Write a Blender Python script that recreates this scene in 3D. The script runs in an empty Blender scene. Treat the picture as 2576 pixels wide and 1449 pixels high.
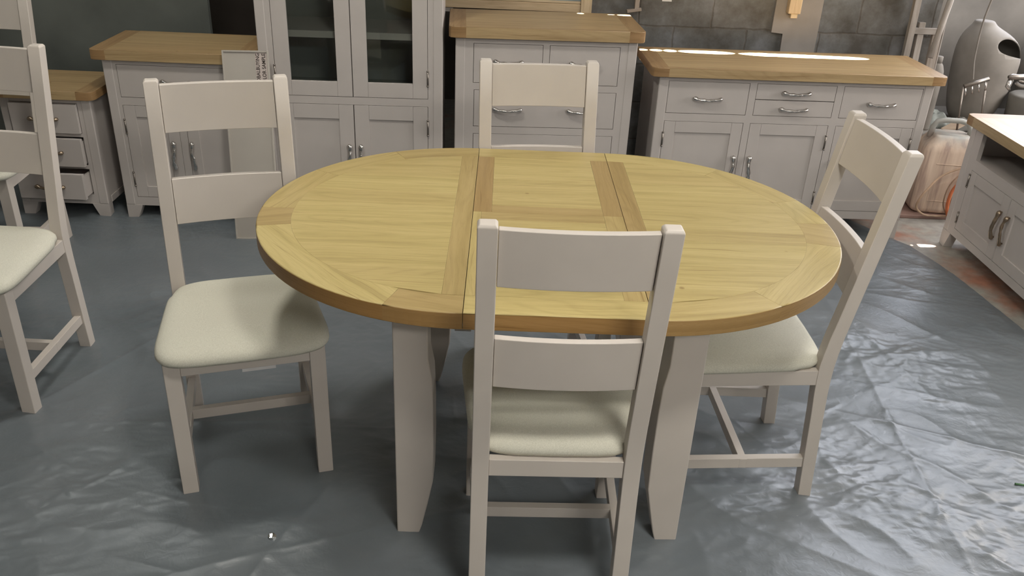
import bpy, bmesh, math, random
import numpy as np
from mathutils import Vector, Matrix, noise
random.seed(7)
R = math.radians
COL = bpy.context.scene.collection

# ------------------------------------------------------------------ tagging
def tag(o, label=None, cat=None, group=None, kind=None):
    if label: o['label'] = label
    if cat: o['category'] = cat
    if group: o['group'] = group
    if kind: o['kind'] = kind
    return o
def empty(name, loc=(0, 0, 0), rz=0, label=None, cat=None, group=None):
    o = bpy.data.objects.new(name, None); COL.objects.link(o)
    o.location = loc; o.rotation_euler = (0, 0, rz); o.empty_display_size = .1
    return tag(o, label, cat, group)

# ------------------------------------------------------------------ mesh builder
class MB:
    def __init__(s): s.v = []; s.f = []; s.uv = []; s.tone = []; s.w = {}; s.sm = []
    def face(s, idx, g=(1, 0, 0), tone=0., off=None, smooth=False):
        P = [Vector(s.v[i]) for i in idx]
        n = Vector((0, 0, 0))
        for a, b in zip(P, P[1:] + P[:1]):
            n += Vector(((a.y - b.y) * (a.z + b.z), (a.z - b.z) * (a.x + b.x), (a.x - b.x) * (a.y + b.y)))
        n = n.normalized() if n.length > 1e-12 else Vector((0, 0, 1))
        g = Vector(g).normalized()
        u = g - n * g.dot(n)
        if u.length < .3:
            u = Vector((0, 0, 1)) if abs(n.z) < .8 else Vector((1, 0, 0)); u = (u - n * u.dot(n))
        u.normalize(); v = n.cross(u)
        ox, oy = off or (0, 0)
        s.f.append(tuple(idx)); s.uv.append([(p.dot(u) + ox, p.dot(v) + oy) for p in P]); s.tone.append(tone); s.sm.append(smooth)
    def add(s, vs): b = len(s.v); s.v += [tuple(v) for v in vs]; return b
    def box(s, x0, x1, y0, y1, z0, z1, g=(1, 0, 0), tone=0., M=None, off=None):
        vs = [Vector((x, y, z)) for z in (z0, z1) for y in (y0, y1) for x in (x0, x1)]
        if M: vs = [M @ v for v in vs]; g = M.to_3x3() @ Vector(g)
        b = s.add(vs)
        if off is None: off = (random.uniform(0, 9), random.uniform(0, 9))
        for q in ((0, 2, 3, 1), (4, 5, 7, 6), (0, 1, 5, 4), (2, 6, 7, 3), (0, 4, 6, 2), (1, 3, 7, 5)):
            s.face([b + i for i in q], g, tone, off)
        return b
    def prism(s, poly, z0, z1, g=(1, 0, 0), tone=0., M=None, rim=None, sidetone=None, rimw=1., inw=.15):
        """poly ccw in xy, extruded z0..z1.  rim: set of edge indices that get the big bevel"""
        n = len(poly)
        vs = [Vector((x, y, z)) for z in (z0, z1) for x, y in poly]
        if M: vs = [M @ v for v in vs]; g = M.to_3x3() @ Vector(g)
        b = s.add(vs); off = (random.uniform(0, 9), random.uniform(0, 9))
        s.face([b + i for i in range(n)][::-1], g, tone, off); s.face([b + n + i for i in range(n)], g, tone, off)
        for i in range(n):
            j = (i + 1) % n
            st = tone if sidetone is None else sidetone
            gg = g
            if rim is not None and i in rim:
                gg = Vector(vs[j]) - Vector(vs[i]); 
            s.face([b + i, b + j, b + n + j, b + n + i], gg, st if (rim is None or i in rim) else tone, off)
            if rim is not None:
                w = rimw if i in rim else inw
                s.w[(b + n + i, b + n + j)] = w; s.w[(b + i, b + j)] = w * .5 if i in rim else 0
        return b
    def tube(s, path, rad, seg=10, cap=True, M=None, flat=None, smooth=True, tone=0.):
        pts = [Vector(p) for p in path]
        if M: pts = [M @ p for p in pts]
        n = len(pts)
        if not hasattr(rad, '__len__'): rad = [rad] * n
        t0 = (pts[1] - pts[0]).normalized()
        up = Vector((0, 0, 1)) if abs(t0.z) < .9 else Vector((0, 1, 0))
        a = t0.cross(up).normalized(); rings = []; L = 0
        for i in range(n):
            t = (pts[min(i + 1, n - 1)] - pts[max(i - 1, 0)]).normalized()
            a = (a - t * a.dot(t)).normalized(); b = t.cross(a)
            f = flat[i] if flat else 1.
            rings.append(s.add([pts[i] + a * math.cos(2 * math.pi * k / seg) * rad[i] + b * math.sin(2 * math.pi * k / seg) * rad[i] * f for k in range(seg)]))
        for i in range(n - 1):
            for k in range(seg):
                k2 = (k + 1) % seg
                s.face([rings[i] + k, rings[i] + k2, rings[i + 1] + k2, rings[i + 1] + k], t0, tone, None, smooth)
        if cap:
            s.face([rings[0] + k for k in range(seg)][::-1]); s.face([rings[-1] + k for k in range(seg)])
    def rings(s, rs, closed=True, cap=True, smooth=True):
        """loft list of rings (same count)"""
        n = len(rs[0]); B = [s.add(r) for r in rs]
        for i in range(len(rs) - 1):
            for k in range(n if closed else n - 1):
                k2 = (k + 1) % n
                s.face([B[i] + k, B[i] + k2, B[i + 1] + k2, B[i + 1] + k], (1, 0, 0), 0, None, smooth)
        if cap:
            s.face([B[0] + k for k in range(n)][::-1], smooth=smooth); s.face([B[-1] + k for k in range(n)], smooth=smooth)
    def mesh(s, name):
        me = bpy.data.meshes.new(name); me.from_pydata(s.v, [], s.f)
        uv = me.uv_layers.new(name='UVMap'); flat = [c for f in s.uv for p in f for c in p]
        uv.data.foreach_set('uv', flat)
        at = me.attributes.new('tone', 'FLOAT', 'FACE'); at.data.foreach_set('value', s.tone)
        me.polygons.foreach_set('use_smooth', s.sm)
        if s.w:
            W = {tuple(sorted(k)): v for k, v in s.w.items()}
            wa = me.attributes.new('bevel_weight_edge', 'FLOAT', 'EDGE')
            wa.data.foreach_set('value', [W.get(tuple(sorted(e.vertices)), 0.) for e in me.edges])
        if s.w:
            me.update(); fn = [p.normal.copy() for p in me.polygons]; ef = {}
            for p in me.polygons:
                for k in p.edge_keys: ef.setdefault(tuple(sorted(k)), []).append(p.index)
            sh = me.attributes.new('sharp_edge', 'BOOLEAN', 'EDGE')
            sh.data.foreach_set('value', [(len(ef.get(tuple(sorted(e.vertices)), ())) != 2) or fn[ef[tuple(sorted(e.vertices))][0]].dot(fn[ef[tuple(sorted(e.vertices))][1]]) < .85 for e in me.edges])
        me.update(); return me
    def build(s, name, mat, parent=None, bevel=0, seg=2, weight=False, sub=0, smooth=None, loc=None):
        me = s.mesh(name); me.materials.append(mat)
        o = bpy.data.objects.new(name, me); COL.objects.link(o)
        if parent: o.parent = parent
        if loc: o.location = loc
        if bevel:
            m = o.modifiers.new('bevel', 'BEVEL'); m.width = bevel; m.segments = seg; m.use_clamp_overlap = True
            m.limit_method = 'WEIGHT' if weight else 'ANGLE'
            if not weight: m.angle_limit = R(35)
            m.harden_normals = True
            me.polygons.foreach_set('use_smooth', [True] * len(me.polygons))
        if sub:
            m = o.modifiers.new('sub', 'SUBSURF'); m.levels = sub; m.render_levels = sub
            me.polygons.foreach_set('use_smooth', [True] * len(me.polygons))
        return o
def copy_tree(o, parent=None):
    c = o.copy(); COL.objects.link(c)
    if parent: c.parent = parent
    for ch in o.children: copy_tree(ch, c)
    return c

# ------------------------------------------------------------------ materials
def newmat(name):
    m = bpy.data.materials.new(name); m.use_nodes = True
    nt = m.node_tree; nt.nodes.clear()
    out = nt.nodes.new('ShaderNodeOutputMaterial'); b = nt.nodes.new('ShaderNodeBsdfPrincipled')
    nt.links.new(b.outputs[0], out.inputs[0])
    return m, nt, b
def N(nt, t, **kw):
    n = nt.nodes.new(t)
    for k, v in kw.items():
        if k in n.inputs: n.inputs[k].default_value = v
        else: setattr(n, k, v)
    return n
def ramp(nt, stops, fac):
    r = nt.nodes.new('ShaderNodeValToRGB'); e = r.color_ramp.elements
    while len(e) < len(stops): e.new(.5)
    for i, (p, c) in enumerate(stops): e[i].position = p; e[i].color = (*c, 1) if len(c) == 3 else c
    nt.links.new(fac, r.inputs[0]); return r
def mixc(nt, fac, a, b, mode='MIX'):
    m = nt.nodes.new('ShaderNodeMix'); m.data_type = 'RGBA'; m.blend_type = mode
    for i, x in ((0, fac), (6, a), (7, b)):
        if isinstance(x, (int, float)): m.inputs[i].default_value = x
        elif isinstance(x, tuple): m.inputs[i].default_value = (*x, 1) if len(x) == 3 else x
        else: nt.links.new(x, m.inputs[i])
    return m.outputs[2]
def bump(nt, b, h, strength=.3, dist=.001, normal=None):
    n = N(nt, 'ShaderNodeBump'); n.inputs['Strength'].default_value = strength; n.inputs['Distance'].default_value = dist
    nt.links.new(h, n.inputs['Height'])
    if normal: nt.links.new(normal, n.inputs['Normal'])
    nt.links.new(n.outputs[0], b.inputs['Normal']); return n.outputs[0]
def paint(name, col, rough=.42, var=.035):
    m, nt, b = newmat(name)
    tc = N(nt, 'ShaderNodeTexCoord')
    n1 = N(nt, 'ShaderNodeTexNoise', Scale=6., Detail=3.); nt.links.new(tc.outputs['Object'], n1.inputs['Vector'])
    r = ramp(nt, [(.3, tuple(c * (1 - var) for c in col)), (.7, tuple(c * (1 + var) for c in col))], n1.outputs[0])
    nt.links.new(r.outputs[0], b.inputs['Base Color']); b.inputs['Roughness'].default_value = rough
    mp = N(nt, 'ShaderNodeMapping'); mp.inputs['Scale'].default_value = (60, 60, 60); nt.links.new(tc.outputs['Object'], mp.inputs[0])
    n2 = N(nt, 'ShaderNodeTexNoise', Scale=2., Detail=4.); nt.links.new(mp.outputs[0], n2.inputs['Vector'])
    bump(nt, b, n2.outputs[0], .12, .001)
    b.inputs['Specular IOR Level'].default_value = .4
    return m
def oak(name, light, mid, dark, brown, rough=.38):
    m, nt, b = newmat(name)
    uv = N(nt, 'ShaderNodeUVMap'); uv.uv_map = 'UVMap'
    at = N(nt, 'ShaderNodeAttribute'); at.attribute_name = 'tone'
    # warp
    mp0 = N(nt, 'ShaderNodeMapping'); mp0.inputs['Scale'].default_value = (2.2, 7, 1); nt.links.new(uv.outputs[0], mp0.inputs[0])
    wn = N(nt, 'ShaderNodeTexNoise', Scale=1., Detail=3.); nt.links.new(mp0.outputs[0], wn.inputs['Vector'])
    addv = N(nt, 'ShaderNodeVectorMath', operation='SCALE'); nt.links.new(wn.outputs['Color'], addv.inputs[0]); addv.inputs['Scale'].default_value = .055
    sumv = N(nt, 'ShaderNodeVectorMath', operation='ADD'); nt.links.new(uv.outputs[0], sumv.inputs[0]); nt.links.new(addv.outputs[0], sumv.inputs[1])
    # broad growth rings
    mp1 = N(nt, 'ShaderNodeMapping'); mp1.inputs['Scale'].default_value = (1.1, 34, 1); nt.links.new(sumv.outputs[0], mp1.inputs[0])
    g1 = N(nt, 'ShaderNodeTexNoise', Scale=1., Detail=5., Roughness=.55); nt.links.new(mp1.outputs[0], g1.inputs['Vector'])
    # cathedral lines
    mp2 = N(nt, 'ShaderNodeMapping'); mp2.inputs['Scale'].default_value = (.55, 5., 1); nt.links.new(sumv.outputs[0], mp2.inputs[0])
    g2n = N(nt, 'ShaderNodeTexNoise', Scale=1., Detail=1.); nt.links.new(mp2.outputs[0], g2n.inputs['Vector'])
    mul = N(nt, 'ShaderNodeMath', operation='MULTIPLY'); nt.links.new(g2n.outputs[0], mul.inputs[0]); mul.inputs[1].default_value = 26
    fr = N(nt, 'ShaderNodeMath', operation='FRACT'); nt.links.new(mul.outputs[0], fr.inputs[0])
    # fine pores
    mp3 = N(nt, 'ShaderNodeMapping'); mp3.inputs['Scale'].default_value = (14, 420, 1); nt.links.new(sumv.outputs[0], mp3.inputs[0])
    g3 = N(nt, 'ShaderNodeTexNoise', Scale=1., Detail=3., Roughness=.7); nt.links.new(mp3.outputs[0], g3.inputs['Vector'])
    base = ramp(nt, [(.22, dark), (.44, mid), (.60, light)], g1.outputs[0])
    l2 = ramp(nt, [(0, (.84, .82, .78)), (.25, (1, 1, 1)), (.85, (1, 1, 1)), (1, (.86, .84, .80))], fr.outputs[0])
    c = mixc(nt, .55, base.outputs[0], l2.outputs[0], 'MULTIPLY')
    l3 = ramp(nt, [(.33, (.74, .70, .62)), (.48, (1, 1, 1))], g3.outputs[0])
    c = mixc(nt, .5, c, l3.outputs[0], 'MULTIPLY')
    mp4 = N(nt, 'ShaderNodeMapping'); mp4.inputs['Scale'].default_value = (2.6, 150, 1); nt.links.new(sumv.outputs[0], mp4.inputs[0])
    g4 = N(nt, 'ShaderNodeTexNoise', Scale=1., Detail=2., Roughness=.5); nt.links.new(mp4.outputs[0], g4.inputs['Vector'])
    l4 = ramp(nt, [(.27, (.60, .52, .42)), (.36, (1, 1, 1))], g4.outputs[0])
    c = mixc(nt, .75, c, l4.outputs[0], 'MULTIPLY')
    # tone towards brown
    c = mixc(nt, at.outputs['Fac'], c, mixc(nt, 1., c, brown, 'MULTIPLY'))
    f2 = N(nt, 'ShaderNodeMath', operation='SUBTRACT', use_clamp=True); nt.links.new(at.outputs['Fac'], f2.inputs[0]); f2.inputs[1].default_value = 1.
    c = mixc(nt, f2.outputs[0], c, mixc(nt, 1., c, (1.0, .80, .62), 'MULTIPLY'))
    # small knots
    kn = N(nt, 'ShaderNodeTexVoronoi', Scale=5.5); nt.links.new(uv.outputs[0], kn.inputs['Vector'])
    kr = ramp(nt, [(.0, (.28, .2, .13)), (.028, (.6, .5, .4)), (.045, (1, 1, 1))], kn.outputs['Distance'])
    c = mixc(nt, .7, c, kr.outputs[0], 'MULTIPLY')
    nt.links.new(c, b.inputs['Base Color']); b.inputs['Roughness'].default_value = rough
    b.inputs['Specular IOR Level'].default_value = .45
    bump(nt, b, g3.outputs[0], .25, .0006)
    return m
def plain(name, col, rough=.5, metal=0., nscale=8., var=.1, bs=.2, bd=.002, spec=.5):
    m, nt, b = newmat(name)
    tc = N(nt, 'ShaderNodeTexCoord')
    n1 = N(nt, 'ShaderNodeTexNoise', Scale=nscale, Detail=5.); nt.links.new(tc.outputs['Object'], n1.inputs['Vector'])
    r = ramp(nt, [(.3, tuple(c * (1 - var) for c in col)), (.7, tuple(min(1, c * (1 + var)) for c in col))], n1.outputs[0])
    nt.links.new(r.outputs[0], b.inputs['Base Color'])
    b.inputs['Roughness'].default_value = rough; b.inputs['Metallic'].default_value = metal
    b.inputs['Specular IOR Level'].default_value = spec
    if bs: bump(nt, b, n1.outputs[0], bs, bd)
    return m

M = {}
M['chair'] = paint('cream_paint', (.56, .51, .455), .38)
M['cab'] = paint('grey_paint', (.51, .47, .44), .40)
M['sample'] = paint('sample_paint', (.47, .435, .385), .42)
M['table_oak'] = oak('table_oak', (.49, .395, .168), (.44, .35, .14), (.34, .26, .10), (.72, .62, .62), .40)
M['oak'] = oak('cabinet_oak', (.46, .335, .175), (.40, .285, .145), (.30, .20, .095), (.72, .60, .52), .42)
M['pale_wood'] = oak('pale_wood', (.60, .47, .30), (.53, .40, .25), (.42, .30, .17), (.8, .7, .6), .6)
M['metal'] = plain('bright_metal', (.62, .60, .57), .2, 1., 120., .15, .5, .002)
M['dull_metal'] = plain('dull_metal', (.30, .27, .24), .4, 1., 60.)
M['brown_reflect'] = plain('brown_reflect_metal', (.36, .28, .20), .35, 1., 60.)  # brown reflections on the handles put into the metal colour
M['dark'] = plain('dark_gap', (.02, .018, .015), .9, 0, 5, .1, 0)
M['white_paper'] = plain('white_paper', (.62, .61, .60), .7, 0, 9, .05, 0)
M['label_paper'] = plain('label_paper', (.56, .485, .445), .6, 0, 9, .04, 0)
M['ink'] = plain('black_ink', (.035, .025, .02), .6, 0, 9, .04, 0)
M['dusty_wood'] = oak('dusty_wood', (.36, .33, .30), (.31, .28, .25), (.22, .19, .17), (.8, .7, .6), .8)
M['dust_plastic'] = plain('dusty_plastic', (.235, .215, .19), .75, 0, 9., .16, .2, .004)
M['board_red'] = plain('red_brown_board', (.26, .165, .135), .6, 0, 5., .22)
M['orange_hose'] = plain('orange_rubber', (.60, .17, .06), .45, 0, 12., .3)
M['tan_hose'] = plain('tan_rubber', (.42, .29, .19), .5, 0, 12., .3)
M['brown_hose'] = plain('brown_rubber', (.26, .17, .11), .5, 0, 12., .3)
M['rag'] = plain('grey_cloth', (.26, .28, .26), .9, 0, 20., .25, .4, .004)
M['cardboard'] = plain('cardboard', (.44, .34, .25), .8, 0, 10, .1)
M['drum'] = plain('dusty_drum', (.15, .14, .12), .7, 0, 8, .25)
M['panel_blue'] = plain('blue_grey_panel', (.25, .29, .31), .35, 0, 3, .08, .05)
M['green'] = plain('green_straw', (.10, .22, .10), .5)
M['inner'] = plain('shaded_cabinet_inside', (.20, .20, .18), .6, 0, 3, .05, 0)  # shade inside the cabinets put into the colour, darker than the outer paint

def fabric():
    m, nt, b = newmat('cream_fabric')
    tc = N(nt, 'ShaderNodeTexCoord')
    hs = []
    for sc in ((900, 260, 300), (260, 900, 300)):
        mp = N(nt, 'ShaderNodeMapping'); mp.inputs['Scale'].default_value = sc; nt.links.new(tc.outputs['Object'], mp.inputs[0])
        n = N(nt, 'ShaderNodeTexNoise', Scale=1., Detail=2.); nt.links.new(mp.outputs[0], n.inputs['Vector']); hs.append(n.outputs[0])
    ad = N(nt, 'ShaderNodeMath', operation='ADD'); nt.links.new(hs[0], ad.inputs[0]); nt.links.new(hs[1], ad.inputs[1])
    r = ramp(nt, [(.35, (.59, .575, .48)), (.65, (.68, .665, .565))], hs[0])
    r2 = ramp(nt, [(.35, (.94, .94, .93)), (.65, (1, 1, 1))], hs[1])
    nt.links.new(mixc(nt, 1., r.outputs[0], r2.outputs[0], 'MULTIPLY'), b.inputs['Base Color'])
    b.inputs['Roughness'].default_value = .9; b.inputs['Specular IOR Level'].default_value = .2
    bump(nt, b, ad.outputs[0], .35, .0008)
    return m
M['fabric'] = fabric()
def sheetmat():
    m, nt, b = newmat('grey_plastic_sheet')
    tc = N(nt, 'ShaderNodeTexCoord')
    n1 = N(nt, 'ShaderNodeTexNoise', Scale=1.7, Detail=6., Roughness=.6); nt.links.new(tc.outputs['Object'], n1.inputs['Vector'])
    r = ramp(nt, [(.3, (.118, .138, .150)), (.55, (.150, .169, .182)), (.75, (.175, .192, .205))], n1.outputs[0])
    sp = N(nt, 'ShaderNodeTexVoronoi', Scale=9.); nt.links.new(tc.outputs['Object'], sp.inputs['Vector'])
    spr = ramp(nt, [(.0, (.42, .42, .38)), (.018, (0, 0, 0))], sp.outputs['Distance'])
    c = mixc(nt, 1., r.outputs[0], spr.outputs[0], 'ADD')
    nt.links.new(c, b.inputs['Base Color'])
    nr = N(nt, 'ShaderNodeTexNoise', Scale=5., Detail=4.); nt.links.new(tc.outputs['Object'], nr.inputs['Vector'])
    rr = ramp(nt, [(.3, (.285, .285, .285)), (.7, (.36, .36, .36))], nr.outputs[0]); nt.links.new(rr.outputs[0], b.inputs['Roughness'])
    b.inputs['Specular IOR Level'].default_value = .62
    nf = N(nt, 'ShaderNodeTexNoise', Scale=38., Detail=3., Distortion=1.2); nt.links.new(tc.outputs['Object'], nf.inputs['Vector'])
    bump(nt, b, nf.outputs[0], .22, .004)
    return m
M['sheet'] = sheetmat()
def concrete_block():
    m, nt, b = newmat('block_wall')
    tc = N(nt, 'ShaderNodeTexCoord')
    sep = N(nt, 'ShaderNodeSeparateXYZ'); nt.links.new(tc.outputs['Object'], sep.inputs[0])
    cmb = N(nt, 'ShaderNodeCombineXYZ')
    ax = N(nt, 'ShaderNodeMath', operation='ADD'); ax.inputs[1].default_value = .375 * 8 - .737 + .0; nt.links.new(sep.outputs[0], ax.inputs[0])
    az = N(nt, 'ShaderNodeMath', operation='ADD'); az.inputs[1].default_value = .2 * 6 - .88; nt.links.new(sep.outputs[2], az.inputs[0])
    nt.links.new(ax.outputs[0], cmb.inputs[0]); nt.links.new(az.outputs[0], cmb.inputs[1])
    dn = N(nt, 'ShaderNodeTexNoise', Scale=14., Detail=2.); nt.links.new(tc.outputs['Object'], dn.inputs['Vector'])
    ds = N(nt, 'ShaderNodeVectorMath', operation='SCALE'); nt.links.new(dn.outputs['Color'], ds.inputs[0]); ds.inputs['Scale'].default_value = .018
    sm = N(nt, 'ShaderNodeVectorMath', operation='ADD'); nt.links.new(cmb.outputs[0], sm.inputs[0]); nt.links.new(ds.outputs[0], sm.inputs[1])
    br = N(nt, 'ShaderNodeTexBrick'); br.offset = .5
    br.inputs['Scale'].default_value = 1.; br.inputs['Brick Width'].default_value = .375; br.inputs['Row Height'].default_value = .2
    br.inputs['Mortar Size'].default_value = .006; br.inputs['Mortar Smooth'].default_value = .6
    br.inputs['Color1'].default_value = (.118, .119, .115, 1); br.inputs['Color2'].default_value = (.142, .138, .130, 1); br.inputs['Mortar'].default_value = (.105, .096, .084, 1)
    nt.links.new(sm.outputs[0], br.inputs['Vector'])
    n1 = N(nt, 'ShaderNodeTexNoise', Scale=5., Detail=8., Roughness=.65); nt.links.new(tc.outputs['Object'], n1.inputs['Vector'])
    r = ramp(nt, [(.34, (.58, .53, .47)), (.5, (.95, .94, .92)), (.64, (1.4, 1.42, 1.5))], n1.outputs[0])
    nt.links.new(mixc(nt, 1., br.outputs[0], r.outputs[0], 'MULTIPLY'), b.inputs['Base Color'])
    b.inputs['Roughness'].default_value = .9
    n2 = N(nt, 'ShaderNodeTexNoise', Scale=60., Detail=6.); nt.links.new(tc.outputs['Object'], n2.inputs['Vector'])
    ad = N(nt, 'ShaderNodeMath', operation='MULTIPLY_ADD'); nt.links.new(n2.outputs[0], ad.inputs[0]); ad.inputs[1].default_value = .4
    inv = N(nt, 'ShaderNodeMath', operation='SUBTRACT'); inv.inputs[0].default_value = 1; nt.links.new(br.outputs['Fac'], inv.inputs[1])
    nt.links.new(inv.outputs[0], ad.inputs[2])
    bump(nt, b, ad.outputs[0], .5, .003)
    return m
M['block'] = concrete_block()
def floormat():
    m, nt, b = newmat('stained_concrete')
    tc = N(nt, 'ShaderNodeTexCoord')
    n1 = N(nt, 'ShaderNodeTexNoise', Scale=2.6, Detail=8., Roughness=.6); nt.links.new(tc.outputs['Object'], n1.inputs['Vector'])
    r = ramp(nt, [(.34, (.36, .17, .11)), (.43, (.34, .25, .20)), (.50, (.33, .31, .27)), (.7, (.36, .35, .32))], n1.outputs[0])
    n2 = N(nt, 'ShaderNodeTexNoise', Scale=25., Detail=6.); nt.links.new(tc.outputs['Object'], n2.inputs['Vector'])
    r2 = ramp(nt, [(.3, (.8, .8, .8)), (.7, (1.1, 1.1, 1.1))], n2.outputs[0])
    nt.links.new(mixc(nt, 1., r.outputs[0], r2.outputs[0], 'MULTIPLY'), b.inputs['Base Color'])
    b.inputs['Roughness'].default_value = .55
    bump(nt, b, n2.outputs[0], .3, .002)
    return m
M['floor'] = floormat()
M['wall_dark'] = plain('dark_green_render', (.112, .122, .108), .7, 0, 2.2, .34, .2, .004)  # dark grey-green base with random mottling
M['ceiling'] = plain('grey_ceiling', (.40, .39, .37), .8, 0, 2, .1)
M['wall_plain'] = plain('plain_render', (.32, .31, .29), .8, 0, 2, .12)
M['wall_dust'] = plain('dusty_render', (.22, .205, .185), .9, 0, 4., .25, .3, .006)
def glassmat():
    m, nt, b = newmat('clear_glass')
    nt.nodes.remove(b); out = [n for n in nt.nodes if n.type == 'OUTPUT_MATERIAL'][0]
    tr = N(nt, 'ShaderNodeBsdfTransparent'); tr.inputs[0].default_value = (.86, .89, .87, 1)
    gl = N(nt, 'ShaderNodeBsdfGlossy'); gl.inputs['Roughness'].default_value = .03
    fz = N(nt, 'ShaderNodeFresnel'); fz.inputs[0].default_value = 1.5
    mx = N(nt, 'ShaderNodeMixShader'); nt.links.new(fz.outputs[0], mx.inputs[0]); nt.links.new(tr.outputs[0], mx.inputs[1]); nt.links.new(gl.outputs[0], mx.inputs[2])
    nt.links.new(mx.outputs[0], out.inputs[0]); return m
M['glass'] = glassmat()
def canmat():
    m, nt, b = newmat('tan_can_plastic')
    tc = N(nt, 'ShaderNodeTexCoord')
    mp = N(nt, 'ShaderNodeMapping'); mp.inputs['Scale'].default_value = (38, 38, 3.2); nt.links.new(tc.outputs['Object'], mp.inputs[0])
    n1 = N(nt, 'ShaderNodeTexNoise', Scale=1., Detail=5.); nt.links.new(mp.outputs[0], n1.inputs['Vector'])
    r = ramp(nt, [(.36, (.42, .31, .25)), (.5, (.60, .47, .36)), (.7, (.68, .55, .43))], n1.outputs[0])
    # grey overspray on the shoulder and handle
    sep = N(nt, 'ShaderNodeSeparateXYZ'); nt.links.new(tc.outputs['Object'], sep.inputs[0])
    n3 = N(nt, 'ShaderNodeTexNoise', Scale=12., Detail=3.); nt.links.new(tc.outputs['Object'], n3.inputs['Vector'])
    ma = N(nt, 'ShaderNodeMath', operation='MULTIPLY_ADD'); nt.links.new(n3.outputs[0], ma.inputs[0]); ma.inputs[1].default_value = .12; nt.links.new(sep.outputs[2], ma.inputs[2])
    rz = ramp(nt, [(.41, (0, 0, 0)), (.49, (1, 1, 1))], ma.outputs[0])
    nt.links.new(mixc(nt, rz.outputs[0], r.outputs[0], (.32, .32, .29)), b.inputs['Base Color'])
    b.inputs['Roughness'].default_value = .5
    bump(nt, b, n1.outputs[0], .2, .003)
    return m
M['can'] = canmat()

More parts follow.
